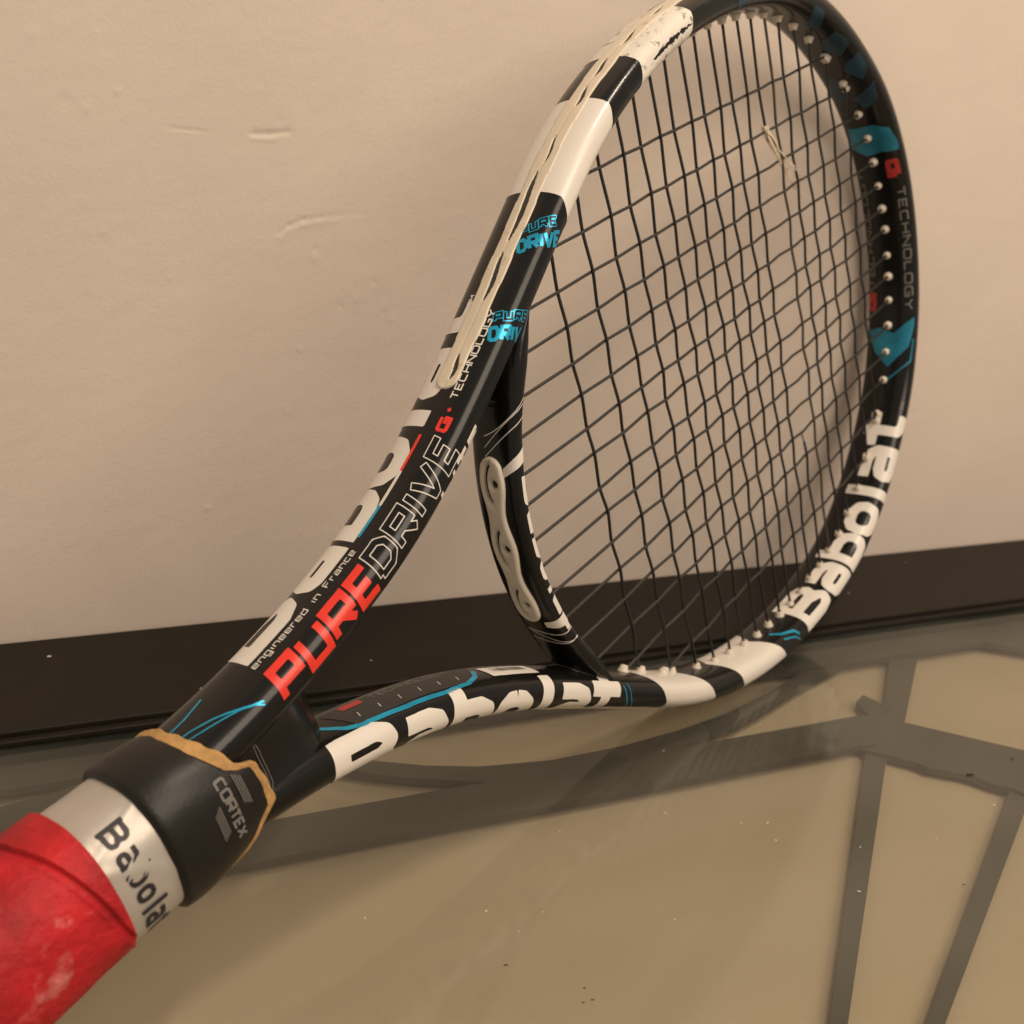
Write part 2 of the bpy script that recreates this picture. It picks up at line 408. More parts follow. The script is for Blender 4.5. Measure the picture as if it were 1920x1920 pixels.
TECH = {
 'T': (.8, [[(0,1),(.8,1)], [(.4,1),(.4,0)]]), 'E': (.75, [[(.75,1),(0,1),(0,0),(.75,0)], [(0,.5),(.6,.5)]]),
 'C': (.8, [[(.8,1),(.12,1),(0,.88),(0,.12),(.12,0),(.8,0)]]), 'H': (.8, [[(0,0),(0,1)], [(.8,0),(.8,1)], [(0,.5),(.8,.5)]]),
 'N': (.85, [[(0,0),(0,1),(.85,0),(.85,1)]]), 'O': (.85, [[(.12,0),(.73,0),(.85,.12),(.85,.88),(.73,1),(.12,1),(0,.88),(0,.12),(.12,0)]]),
 'L': (.7, [[(0,1),(0,0),(.7,0)]]), 'G': (.85, [[(.85,1),(.12,1),(0,.88),(0,.12),(.12,0),(.85,0),(.85,.48),(.45,.48)]]),
 'Y': (.85, [[(0,1),(.42,.5),(.85,1)], [(.42,.5),(.42,0)]]), 'X': (.85, [[(0,0),(.85,1)], [(0,1),(.85,0)]]),
 'R': (.85, [[(0,0),(0,1),(.85,1),(.85,.45),(0,.45)], [(.4,.45),(.85,0)]]), 'M': (1., [[(0,0),(0,1),(.5,.4),(1,1),(1,0)]]),
 'P': (.8, [[(0,0),(0,1),(.8,1),(.8,.42),(0,.42)]]), 'U': (.8, [[(0,1),(0,.0),(.8,0),(.8,1)]]), 'D': (.85, [[(0,0),(0,1),(.6,1),(.85,.75),(.85,.25),(.6,0),(0,0)]]),
 'I': (.12, [[(.06,0),(.06,1)]]), 'V': (.9, [[(0,1),(.36,0),(.50,0),(.9,1)]]), '+': (.6, [[(0,.8),(.6,.8)], [(.3,1.1),(.3,.5)]]), ' ': (.5, []),
 'e': (.6, [[(0,.36),(.6,.36),(.6,.7),(0,.7),(0,0),(.6,0)]]), 'n': (.6, [[(0,0),(0,.7),(.6,.7),(.6,0)]]), 'g': (.6, [[(.6,0),(0,0),(0,.7),(.6,.7),(.6,-.35),(0,-.35)]]),
 'i': (.1, [[(.05,0),(.05,.7)]]), 'r': (.45, [[(0,0),(0,.7),(.45,.7)]]), 'd': (.6, [[(.6,1),(.6,0),(0,0),(0,.7),(.6,.7)]]), 'a': (.6, [[(0,.7),(.6,.7),(.6,0),(0,0),(0,.36),(.6,.36)]]),
 'c': (.55, [[(.55,.7),(0,.7),(0,0),(.55,0)]]), 'F': (.7, [[(.7,1),(0,1),(0,0)], [(0,.5),(.55,.5)]])}

def text_sdf(text, font, H, length, w, gap=.2, slant=0., joint='sq', starts=None, skip=None):
    """signed distance (mm) of text on u 0..length, v 0..H, stroke half width w"""
    adv = [font[c][0] for c in text]
    tot = sum(adv)+gap*(len(text)-1)
    kx = (length-2*w*(joint == 'sq' or font is TECH))/tot
    kw = 0 if font is LOGO else w
    strokes = []; x = kw
    for n, (c, a) in enumerate(zip(text, adv)):
        if starts is not None: x = starts[n][0]; ks = starts[n][1]/a
        else: ks = kx
        for pl in font[c][1]:
            strokes.append([(x+px*ks, (kw+py*(H-2*kw)) if font is TECH else py*H) for px, py in pl])
        x += (a+gap)*kx
    def f(U, V):
        U2 = U-slant*(V-H/2)
        d = np.full(U.shape, 1e9)
        for s in strokes: d = np.minimum(d, sd_poly(U2, V, s, w, joint))
        if font is LOGO: d = np.maximum(d, np.maximum(-V, V-H))
        return d if skip is None else np.maximum(d, skip(U, V))
    return f

def patch(sdf, u0, u1, v0, v1, cell):
    nu = max(2, int(round((u1-u0)/cell))+1); nv = max(2, int(round((v1-v0)/cell))+1)
    us = np.linspace(u0, u1, nu); vs = np.linspace(v0, v1, nv)
    U, V = np.meshgrid(us, vs, indexing='ij')
    F = sdf(U, V); F = np.where(abs(F) < 1e-6, 1e-6, F); ins = F < 0
    verts = []; vf = []; idx = {}
    def corner(i, j):
        k = (i, j)
        if k not in idx: idx[k] = len(verts); verts.append((us[i], vs[j])); vf.append(F[i, j])
        return idx[k]
    def edge(i, j, i2, j2):
        k = (i, j, i2, j2) if (i, j) < (i2, j2) else (i2, j2, i, j)
        if k not in idx:
            t = F[k[0], k[1]]/(F[k[0], k[1]]-F[k[2], k[3]])
            idx[k] = len(verts)
            verts.append((us[k[0]]+t*(us[k[2]]-us[k[0]]), vs[k[1]]+t*(vs[k[3]]-vs[k[1]]))); vf.append(0.)
        return idx[k]
    faces = []
    anyi = ins[:-1, :-1] | ins[1:, :-1] | ins[1:, 1:] | ins[:-1, 1:]
    for i, j in np.argwhere(anyi):
        C = ((i, j), (i+1, j), (i+1, j+1), (i, j+1)); f = []
        for k in range(4):
            a = C[k]; b = C[(k+1) % 4]
            if ins[a]: f.append(corner(*a))
            if ins[a] != ins[b]: f.append(edge(*a, *b))
        if len(f) >= 3: faces.append(f)
    return np.array(verts), np.array(vf), faces

def decal(name, tube, sdf, rect, cell, s0, p0, us, vs, m, parent, off=.12, h=0., w=.4, label=None):
    """rect (u0,u1,v0,v1) mm; s = s0+us[0]*u+vs[0]*v, p = p0+us[1]*u+vs[1]*v (mm)"""
    uv, f, faces = patch(sdf, *rect, cell)
    if not faces: return None
    s = (s0+us[0]*uv[:, 0]+vs[0]*uv[:, 1])/1000; p = (p0+us[1]*uv[:, 0]+vs[1]*uv[:, 1])/1000
    s = np.clip(s, 0, tube.L)
    phi = tube.phi(s, p)
    k = np.clip(-f/w, 0, 1)
    o = off/1000+h/1000*np.sqrt(1-(1-k)**2)
    if h: o = np.where(f >= -1e-9, -.0002, o)
    P, N = tube.surf(s, phi, o)
    if us[0]*vs[1]-us[1]*vs[0] > 0: faces = [q[::-1] for q in faces]
    me = mesh(name, P, faces)
    # make sure faces look outwards
    return link(name, me, m, parent, label=label)

def tube_mesh(name, tube, s0, s1, ns, nphi, off=0., caps=True):
    S, F = np.meshgrid(np.linspace(s0, s1, ns), np.linspace(-np.pi, np.pi, nphi+1)[:-1], indexing='ij')
    P, N = tube.surf(S, F, off)
    return grid_mesh(name, P[:, ::-1], wrap=True, caps=caps)

# ---------------------------------------------------------------- the racket
racket = link('tennis_racket', None, None, cat='racket',
              label='black, white and blue tennis racket with red grip leaning on its edge against the wall')
RM = Matrix(((0.85165, -0.33065, 0.40665), (0.43805, 0.02306, -0.89865), (0.28776, 0.94347, 0.16448)))
racket.matrix_world = Matrix.Translation((-.13084, -.23142, .00061)) @ RM.to_4x4()

frame = link('frame', tube_mesh('frame', FR, 0, FR.L, 900, 56), M['black'], racket)
bridge = link('throat_bridge', tube_mesh('throat_bridge', BR, 0, BR.L, 160, 48), M['black'], racket)
def shaft_height(x, y):
    """front of the web that joins the two arms into one shaft"""
    si = np.interp(x, FR.P[:800, 0], FR.s[:800]); c = np.interp(si, FR.s, FR.P[:, 1]); A, B = FR.dims(si)
    zv = np.interp(x, [.178, .21, .225, .236, .244, .2475], [.0134, .0124, .0109, .0090, .0066, .0040])
    t = np.clip((x-.237)/.0118, 0, 1)
    return (zv+(B*.985-zv)*np.minimum(abs(y)/c, 1)**2)*np.sqrt(1-t*t), c
gx, gt = np.meshgrid(np.linspace(.178, .2488, 120), np.linspace(-1, 1, 41), indexing='ij')
_, cc = shaft_height(gx, gx*0)
gy = gt*cc
gz, _ = shaft_height(gx, gy)
V = np.concatenate([np.stack([gx, gy, gz], -1).reshape(-1, 3), np.stack([gx, gy, -gz], -1).reshape(-1, 3)])
Fc = []
for i in range(119):
    for j in range(40):
        q = [i*41+j, (i+1)*41+j, (i+1)*41+j+1, i*41+j+1]
        Fc.append(q); Fc.append([n+120*41 for n in q[::-1]])
web = link('shaft', mesh('shaft', V, Fc), M['black'], racket)
def fillet(sign):
    """smooth web where the bridge runs into the arm"""
    X, Y = np.meshgrid(np.linspace(.326, .380, 90), np.linspace(.026, .080, 90), indexing='ij')
    def field(T):
        P = T.P[::3]; D = np.hypot(X[..., None]-P[:, 0], Y[..., None]-P[:, 1]); k = D.argmin(-1)
        s = T.s[::3][k]; A, B = T.dims(s); return D.min(-1), A, B
    ra, Aa, Ba = field(FR); rb, Ab, Bb = field(BR)
    K = np.interp(Y, [.026, .051, .060, .066, .08], [.0095, .0095, .0038, .0006, .0003])
    def f(z):
        d1 = ((abs(ra/Aa)**2.5+abs(z/Ba)**2.5)**.4-1)*Aa; d2 = ((abs(rb/Ab)**2.6+abs(z/Bb)**2.6)**(1/2.6)-1)*Ab
        q = np.maximum(K-abs(d1-d2), 0)/K
        return np.minimum(d1, d2)-q*q*K*.25, q
    lo = np.zeros(X.shape); hi = np.full(X.shape, .02); ok = f(lo)[0] < 0
    for _ in range(32):
        m = (lo+hi)/2; i = f(m)[0] < 0; lo = np.where(i, m, lo); hi = np.where(i, hi, m)
    q = f(lo)[1]; Z = np.where(ok, np.maximum(lo-.00025*(1-q)**2-.00005, 0), 0)
    keep = (q > .03) & ok & (Y < .0665)
    n = X.size; V = np.concatenate([np.stack([X, Y*sign, Z], -1).reshape(-1, 3), np.stack([X, Y*sign, -Z], -1).reshape(-1, 3)])
    Fc = []
    for i in range(89):
        for j in range(89):
            c = [i*90+j, (i+1)*90+j, (i+1)*90+j+1, i*90+j+1]
            if keep.reshape(-1)[c].any() and Z.reshape(-1)[c].max() > 0:
                if sign < 0: c = c[::-1]
                Fc.append(c); Fc.append([k+n for k in c[::-1]])
    me = mesh('bridge_fillet', V, Fc)
    import bmesh
    bm = bmesh.new(); bm.from_mesh(me)
    bmesh.ops.delete(bm, geom=[v for v in bm.verts if not v.link_faces], context='VERTS')
    bmesh.ops.remove_doubles(bm, verts=bm.verts[:], dist=1e-6)
    bm.to_mesh(me); bm.free()
    link('bridge_fillet', me, M['black'], racket)
fillet(1); fillet(-1)
LT = FR.L*1000

def frame_decal(name, *a, **k): return decal(name, FR, *a, parent=frame, **k)

# white paint bands
def band(s0, s1, m, slant, name='white_band'):
    per = FR.ptab(*[q[0] for q in FR.dims(np.array([(s0+s1)/2000]))]); hp = per[-1]*1000
    sg = -1 if s0 > LT/2 else 1
    def f(U, V):
        sh = -slant*np.maximum(abs(V)-13, 0)*sg
        return np.maximum(s0-U+sh, U-s1-sh)
    frame_decal(name, f, (s0-18, s1+18, -hp, hp), .7, 0, 0, (1, 0), (0, 1), m, off=.10)
def band2(s0, s1, m, slant, name='white_band'):
    per = FR.ptab(*[q[0] for q in FR.dims(np.array([(s0+s1)/2000]))]); hp = per[-1]*1000
    sg = 1 if s0 > LT/2 else -1
    def f(U, V):
        c = U-sg*slant*np.maximum(abs(V)-13, 0)
        wob = .25*np.sin(V*1.3)*0
        return np.maximum(s0-c, c-s1)
    frame_decal(name, f, (s0-20, s1+20, -hp, hp), .7, 0, 0, (1, 0), (0, 1), m, off=.10)
band2(251.5, 292, M['white'], .75)
band2(315, 353.5, M['scuffed'], .55)
band2(LT-290, LT-251, M['white'], .9)
band2(LT-353, LT-314, M['white'], .6)

def chip(U, V):
    n = value_noise(U*.1, U*0+1, 6, 3)-.5; n2 = value_noise(U*.1, U*0+2, 17, 5)-.5
    t = np.clip((U-321)/30, 0, 1); th = .75*np.sqrt(np.clip(np.sin(t*np.pi), 0, 1))*(1+1.1*n)
    return np.maximum(abs(V-16.6-.5*n2)-th-.3*n2, np.maximum(321-U, U-351))
frame_decal('paint_chip', chip, (319, 352, 14, 19), .25, 0, 0, (1, 0), (0, 1), M['black'], off=.22, label='bare black chip along the edge of the scuffed white band')

# maker's name down the arms and on the hoop
st = [(0, 25.5), (28, 19), (50, 20), (71, 20), (95.5, 6.5), (105, 19), (125.5, 17)]
name_f = lambda H, w, k=1, e=1: text_sdf('Babolat', LOGO, H, 145*k, w, joint='round', starts=[(a*k, b*k*e) for a, b in st])
frame_decal('lettering', name_f(24, 3.05, 1, 1.08), (-1, 148, 0, 24), .45, 66, 1.0, (1, 0), (0, -1), M['print_white'], label='white maker name along the upper arm')
frame_decal('lettering', name_f(24, 3.05, 1, 1.08), (-1, 148, 0, 24), .45, LT-72, .2, (-1, 0), (0, 1), M['print_white'], label='white maker name along the lower arm')
frame_decal('lettering', name_f(23.5, 2.85, 1.03, 1.14), (-1, 154, 0, 23.5), .45, 863, 15.6, (-1, 0), (0, 1), M['print_white'], label='white maker name inside the far hoop')
frame_decal('lettering', text_sdf('TM', TECH, 2.0, 4.2, .22, gap=.3), (-.5, 5, -.5, 2.5), .18, 207, -3.2, (1, 0), (0, -1), M['print_white'])
frame_decal('lettering', text_sdf('TM', TECH, 2.2, 4.5, .22, gap=.3), (-.5, 5, -.5, 2.7), .18, 712, 20.0, (-1, 0), (0, 1), M['print_grey'])

# model name on the upper arm
frame_decal('lettering', text_sdf('PURE', TECH, 11.0, 44.8, 1.24, gap=.34, slant=.16), (-2, 47, -.5, 11.2), .30, 65.5, 18.6, (1, 0), (0, -1), M['red_print'], label='red lettering on the upper arm')
drv = text_sdf('DRIVE', TECH, 10.8, 48.8, 1.32, gap=.38, slant=.16)
frame_decal('lettering', lambda U, V: abs(drv(U, V)+.12)-.17, (-2, 50, -.8, 11.4), .17, 110.8, 17.4, (1, 0), (0, -1), M['print_white'], label='white outlined lettering on the upper arm')
frame_decal('lettering', text_sdf('LITE', TECH, 3.8, 26, .75, gap=.3, slant=.2), (-1, 28, -.4, 4.4), .25, 143, 21.3, (1, 0), (0, -1), M['print_white'])
frame_decal('lettering', text_sdf('engineered in France', TECH, 2.5, 47, .17, gap=.28), (-.5, 48, -1.4, 3), .15, 66.5, 4.4, (1, 0), (0, -1), M['print_white'])
frame_decal('lettering', text_sdf('G', TECH, 4.2, 5.8, .62), (-.8, 7, -.8, 5), .2, 160.6, 9.9, (1, 0), (0, -1), M['red_print'])
frame_decal('lettering', text_sdf('+', TECH, 3, 2.2, .32), (-.8, 3.4, 0, 4.2), .15, 167.6, 9.6, (1, 0), (0, -1), M['red_print'])
frame_decal('lettering', text_sdf('TECHNOLOGY', TECH, 2.7, 33.5, .24, gap=.24), (-.5, 34.5, -.5, 3.2), .16, 172.6, 8.2, (1, 0), (0, -1), M['print_white'])
for a, b, m in ((118.5, 131, 'blue_print'), (131, 144.6, 'print_white'), (144.6, 158.5, 'red_print')):
    frame_decal('stripe', lambda U, V, a=a, b=b: np.maximum(abs(U-(a+b)/2)-(b-a)/2, abs(V)-.62), (a-.5, b+.5, -1, 1), .3, 0, 1.4, (1, 0), (0, 1), M[m])
# blue badges printed round the arm
def two_line(U, V):
    return np.minimum(abs(text_sdf('PURE', TECH, 3.6, 13.5, .5, gap=.4, slant=.2)(U-2.5, V-6.6))-.16, text_sdf('DRIVE', TECH, 5.4, 17, .62, gap=.40, slant=.2)(U, V))
frame_decal('lettering', two_line, (-2, 19, -.8, 11.5), .2, 194.5, 10.0, (.50, .87), (.87, -.50), M['blue_print'])
frame_decal('lettering', two_line, (-2, 19, -.8, 11.5), .2, 227, 7.2, (.60, .80), (.80, -.60), M['blue_print'])
# blue swirl by the collar
def swirl(U, V):
    a = sd_poly(U, V, [(36, 3.2), (42, 4.2), (48, 6.4), (53, 9.2), (57, 11.6), (60.5, 13.2)], .30, 'round')
    b = sd_poly(U, V, [(36, 5.4), (43, 7.0), (49, 8.6), (54, 10.2), (58, 12.2), (60, 14.2)], .22, 'round')
    c = sd_poly(U, V, [(36, -1.0), (44, -1.6), (52, -3.4)], .35, 'round')
    return np.minimum(np.minimum(a, b), c)
frame_decal('swirl', swirl, (34, 62, -5, 16), .22, 0, 0, (1, 0), (0, 1), M['blue_print'])

# technology panel inside the lower arm
def panel_line(U, V):
    return sd_poly(U, V, [(1161, 33), (1158, 29.5), (1154, 26.2), (1149, 24.7), (1132, 23.9), (1114, 23.8), (1103, 24.9), (1097, 27.8), (1093, 33)], .85, 'round')
frame_decal('panel_border', panel_line, (1090, 1164, 22, 33), .3, 0, 0, (1, 0), (0, 1), M['blue_print'])
def panel_fill(U, V): return np.maximum(np.maximum(1100-U-(V-25)*.7, U-1150-(V-25)*.4), np.maximum(25.4-V, V-38))
frame_decal('panel_field', panel_fill, (1088, 1158, 25, 38), .6, 0, 0, (1, 0), (0, 1), M['dark_plastic'])
frame_decal('panel_mark', lambda U, V: np.maximum(abs(U-1143.5)-4.2, abs(V-36.2)-1.6), (1138, 1149, 34, 38.2), .4, 0, 0, (1, 0), (0, 1), M['dark_red'], off=.2)
frame_decal('lettering', text_sdf('TECHNOLOGY', TECH, 2.6, 33, .2, gap=.3), (-.5, 34, -.5, 3.2), .16, 1136, 34.6, (-1, 0), (0, 1), M['print_grey'], off=.2)
def ticks(U, V):
    k = (U-1100) % 8.4-4.2
    return np.maximum(abs(k+(V-29)*.35)-.13, np.maximum(abs(V-29.2)-1.3, abs(U-1125)-25))
frame_decal('tick_marks', ticks, (1099, 1151, 27.5, 31), .16, 0, 0, (1, 0), (0, 1), M['print_white'], off=.2)
sticker = frame_decal('barcode_sticker', lambda U, V: np.maximum(abs(U-1077.5)-12.2, abs(V-30.2)-4.2), (1064, 1091, 25, 35), .5, 0, 0, (1, 0), (0, 1), M['print_white'], off=.2)
def barcode(U, V):
    n = np.sin(U*7.1)+np.sin(U*11.7+1)+.6*np.sin(U*19+2)
    return np.maximum(np.where(n > .35, -.1, .1), np.maximum(abs(U-1077)-8.5, abs(V-31.2)-1.9))
decal('barcode', FR, barcode, (1067, 1087, 29, 33.4), .17, 0, 0, (1, 0), (0, 1), M['black_print'], sticker, off=.3)

# blue accents along the hoop
def poly_fill(pts):
    P = np.array(pts, float)
    def f(U, V):
        d = np.full(U.shape, 1e9); inside = np.zeros(U.shape, bool)
        for k in range(len(P)):
            a, b = P[k], P[(k+1) % len(P)]; t = b-a
            q = np.clip(((U-a[0])*t[0]+(V-a[1])*t[1])/(t@t), 0, 1)
            d = np.minimum(d, np.hypot(U-a[0]-q*t[0], V-a[1]-q*t[1]))
            c = (a[1] > V) != (b[1] > V)
            with np.errstate(divide='ignore', invalid='ignore'):
                inside ^= c & (U < (b[0]-a[0])*(V-a[1])/(b[1]-a[1])+a[0])
        return np.where(inside, -d, d)
    return f
def accent(pts, m, name='blue_accent', cell=.4):
    P = np.array(pts); frame_decal(name, poly_fill(pts), (P[:, 0].min()-1, P[:, 0].max()+1, P[:, 1].min()-1, P[:, 1].max()+1), cell, 0, 0, (1, 0), (0, 1), M[m])
accent([(660, 20), (663.5, 19.6), (676, 22), (688, 32), (680, 40), (668, 45), (666, 38), (669, 30), (664, 25)], 'deep_blue')
frame_decal('blue_accent', lambda U, V: sd_poly(U, V, [(672, 19.8), (684, 20.4), (695, 31)], .45, 'round'), (670, 697, 18, 33), .25, 0, 0, (1, 0), (0, 1), M['deep_blue'])
accent([(549, 29), (553, 22), (563, 19.6), (567.5, 20), (566, 28), (568, 36), (563, 45), (551, 43)], 'deep_blue')
for pts in ([(452, 19), (462, 19), (470, 26), (464, 30), (456, 24)], [(478, 22), (490, 20), (497, 27), (488, 33), (480, 29)], [(500, 19.5), (512, 19.5), (518, 24), (508, 30), (502, 26)],
            [(522, 20), (534, 22), (538, 29), (530, 33), (526, 27)], [(512, 36), (526, 34), (534, 40), (524, 44), (514, 42)], [(384, 14), (398, 13), (396, 20), (388, 22)]):
    accent(pts, 'dull_blue', cell=.5)
frame_decal('lettering', text_sdf('G', TECH, 6.8, 10.5, 1.25), (-1.5, 12, -1.5, 8.5), .3, 571.5, 28.2, (1, 0), (0, -1), M['dark_red'])
frame_decal('lettering', text_sdf('TECHNOLOGY', TECH, 4.4, 68, .42, gap=.32), (-.5, 69, -.5, 5), .25, 588, 25.2, (1, 0), (0, -1), M['print_grey'])
frame_decal('lettering', text_sdf('G', TECH, 6.0, 10.5, 1.3), (-1.5, 12, -1.5, 8), .3, 657, 40.5, (-1, 0), (0, 1), M['dark_red'])
frame_decal('lettering', text_sdf('TECHNOLOGY', TECH, 4.4, 66, .36, gap=.32), (-.5, 67, -.5, 5), .25, 644, 41.1, (-1, 0), (0, 1), M['print_grey'])
frame_decal('blue_accent', lambda U, V: np.minimum(sd_poly(U, V, [(884, 29), (880, 25), (872, 22), (870, 19)], .8, 'round'), sd_poly(U, V, [(882, 22), (874, 19.5), (870, 16)], .4, 'round')), (867, 887, 14, 31), .25, 0, 0, (1, 0), (0, 1), M['blue_print'])
frame_decal('blue_accent', lambda U, V: sd_poly(U, V, [(944, 8.5), (934, 9.5), (925, 11.5)], .7, 'round'), (922, 947, 6, 14), .3, 0, 0, (1, 0), (0, 1), M['blue_print'])
frame_decal('blue_accent', lambda U, V: np.minimum(sd_poly(U, V, [(1019, 20), (1016, 15), (1012, 10)], .25, 'round'), sd_poly(U, V, [(1016, 21), (1013, 15), (1008, 10)], .18, 'round')), (1005, 1022, 8, 23), .2, 0, 0, (1, 0), (0, 1), M['blue_print'])
frame_decal('blue_edge', lambda U, V: sd_poly(U, V, [(900, 11), (866, 13), (820, 14.5), (790, 15)], .7, 'round'), (788, 902, 9, 17), .45, 0, 0, (1, 0), (0, 1), M['dull_blue'])

# bumper strip in the outer groove: two wavy cream rails with a dark slot
SLOTS = [(3.5, 13, .9, .9), (33, 52, 1.0, .3), (56, 84, 1.15, -.2), (87, 99, .55, .3), (112, 122, .8, .9), (127, 138, .85, .1), (146, 157, .75, .9), (168, 178, .8, .1), (184, 193, .7, .5)]
def rails(s0, s1):
    def f(U, V):
        hw = 4.1+.2*np.tanh(3*np.sin((U-s0)*.29+1))*np.clip((U-s0-8)/10, 0, 1)
        e = np.maximum(s0+hw-U, U-s1+hw); body = np.hypot(np.maximum(e, 0), V)-hw
        for a, b, g, c in SLOTS:
            t = np.clip((U-s0-a)/(b-a), 0, 1)
            body = np.maximum(body, g*np.sqrt(np.clip(np.sin(t*np.pi), 0, 1))-abs(V-c-.5*np.sin(t*5))-.02)
        return body
    return f
for a, b in ((178, 370), (LT-370, LT-178)):
    frame_decal('groove', lambda U, V, a=a, b=b: np.maximum(abs(U-(a+b)/2)-(b-a)/2, abs(V)-2.4), (a-.5, b+.5, -2.8, 2.8), .6, 0, 1.6, (1, 0), (0, 1), M['dark_plastic'], off=.17)
for a, b, flip in ((175.5, 372, 1), (LT-372, LT-175.5, -1)):
    if flip == 1: frame_decal('bumper_strip', rails(a, b), (a-1, b+1, -5, 5), .3, 0, 1.4, (1, 0), (0, 1), M['cream'], h=.5, w=.16, label='yellowed cream bumper strip')
    else: frame_decal('bumper_strip', rails(0, b-a), (-1, b-a+1, -5, 5), .35, b, 1.4, (-1, 0), (0, 1), M['cream'], h=.5, w=.16)
frame_decal('head_guard', lambda U, V: np.maximum(abs(U-LT/2)-(LT/2-373), abs(V)-5.2-.5*np.sin(U*.9)*np.sin(U*.37)), (373, LT-373, -6.4, 6.4), .7, 0, 0, (1, 0), (0, 1), M['dark_plastic'], h=1.1, w=1.2, label='worn black head guard round the tip')

# bridge trim
EYES = (54.5, 78.0, 101.3)
def bridge_strip(U, V):
    hw = 4.5+.75*np.cos((U-54.5)*2*np.pi/23.4)
    e = np.maximum(50-U, U-106.5); body = np.hypot(np.maximum(e, 0), V*1.0)-hw
    for s in EYES:
        ring = np.maximum(abs(np.hypot((U-s)*.55, V-1.6)-3.9)-.6*np.clip((-V+.3)/2.0, .25, 1), V+.1)
        hole = np.hypot(U-s, V-1.4)-1.2
        body = np.maximum(body, -np.minimum(ring, hole))
    return body
decal('grommet_strip', BR, bridge_strip, (43, 114, -6, 6), .3, 0, .2, (1, 0), (0, 1), M['pale'], bridge, h=1.3, w=1.4, label='cream grommet strip with three string loops')
decal('lettering', BR, name_f(7, 1.15, .46), (-1, 68, 0, 7), .25, 104, 11.6, (-1, 0), (0, 1), M['print_white'], bridge)
decal('white_band', BR, lambda U, V: abs(U-(104.2+.72*(V-4)))-(.9+.12*V), (98, 120, 5.2, 15), .35, 0, 0, (1, 0), (0, 1), M['print_white'], bridge)
decal('white_band', BR, lambda U, V: abs(U-(44.5-.05*(V-4)))-(.7+.13*V), (38, 52, 4.6, 15), .35, 0, 0, (1, 0), (0, 1), M['print_white'], bridge)
for k, s, c in ((.85, 113.5, .002), (.95, 117.0, .0), (.4, 118.5, .035), (-.10, 39.5, .0), (-.35, 37, .0), (-.1, 34.5, .0)):
    decal('pinstripe', BR, lambda U, V, k=k, s=s, c=c: abs(U-(s+k*(V-2)+c*V*V))-.20, (s-10, s+16, -5.5 if s < 100 else -2, 14), .22, 0, 0, (1, 0), (0, 1), M['print_white'], bridge)

# ---------------------------------------------------------------- strings
SI = np.linspace(0, FR.L, 4000)
IN, _ = FR.surf(SI, np.full(4000, np.pi))
MAIN_Y = np.array([.1032, .0851, .0702, .0568, .0437, .0306, .0181, .0069])
MAIN_Y = np.concatenate([MAIN_Y, -MAIN_Y[::-1]])
CROSS_X = np.array([.3982,.4184,.4352,.4496,.4626,.4749,.4866,.4981,.5094,.5207,.5320,.5433,.5547,.5661,.5778,.5906,.6044,.6191,.6341])
CROSS_S = np.concatenate([CROSS_X])
def inner_at_x(x, sign):
    m = (IN[:, 1]*sign > 0) & (SI > .17) & (SI < FR.L-.17)
    q = IN[m]; k = np.argmin(abs(q[:, 0]-x)); return q[k]
def inner_at_y(y, tip):
    m = (IN[:, 0] > .52) if tip else (IN[:, 0] < .52) & (IN[:, 0] > .34)
    q = IN[m]; k = np.argmin(abs(q[:, 1]-y)); return q[k]
def weave(knots, n=7):
    t = np.arange(len(knots)); tt = np.linspace(0, len(knots)-1, (len(knots)-1)*n+1)
    K = np.array(knots); i = np.minimum(tt.astype(int), len(knots)-2); f = tt-i
    e = f*f*(3-2*f)
    out = K[i]+(K[i+1]-K[i])*f[:, None]
    out[:, 2] = K[i, 2]+(K[i+1, 2]-K[i, 2])*(.45*e+.55*f)
    return out
RS = .00062
def over(i, j): return 1 if (i+j) % 2 == 0 else -1
ends = []
for i, y in enumerate(MAIN_Y):
    tip = inner_at_y(y, True)
    low = np.array([.3455+4.3*y*y+.0035, y, 0]) if abs(y) < .066 else inner_at_y(y, False)
    kn = [(low[0]-.004, y, 0)]
    for j, x in enumerate(CROSS_X):
        hit = inner_at_x(x, 1)[1]
        if abs(y) < hit-.001 and low[0]+.002 < x < tip[0]-.002:
            kn.append((x, y+random.uniform(-.0002, .0002), over(i, j)*.0004))
    kn.append((tip[0]+.004, y, 0))
    link('string', rod('string', weave(kn), RS), M['main_string'], racket)
    ends += [(tip, (-1, 0)), (low, (1, 0))]
jit = {j: random.uniform(-.0004, .0004) for j in range(19)}
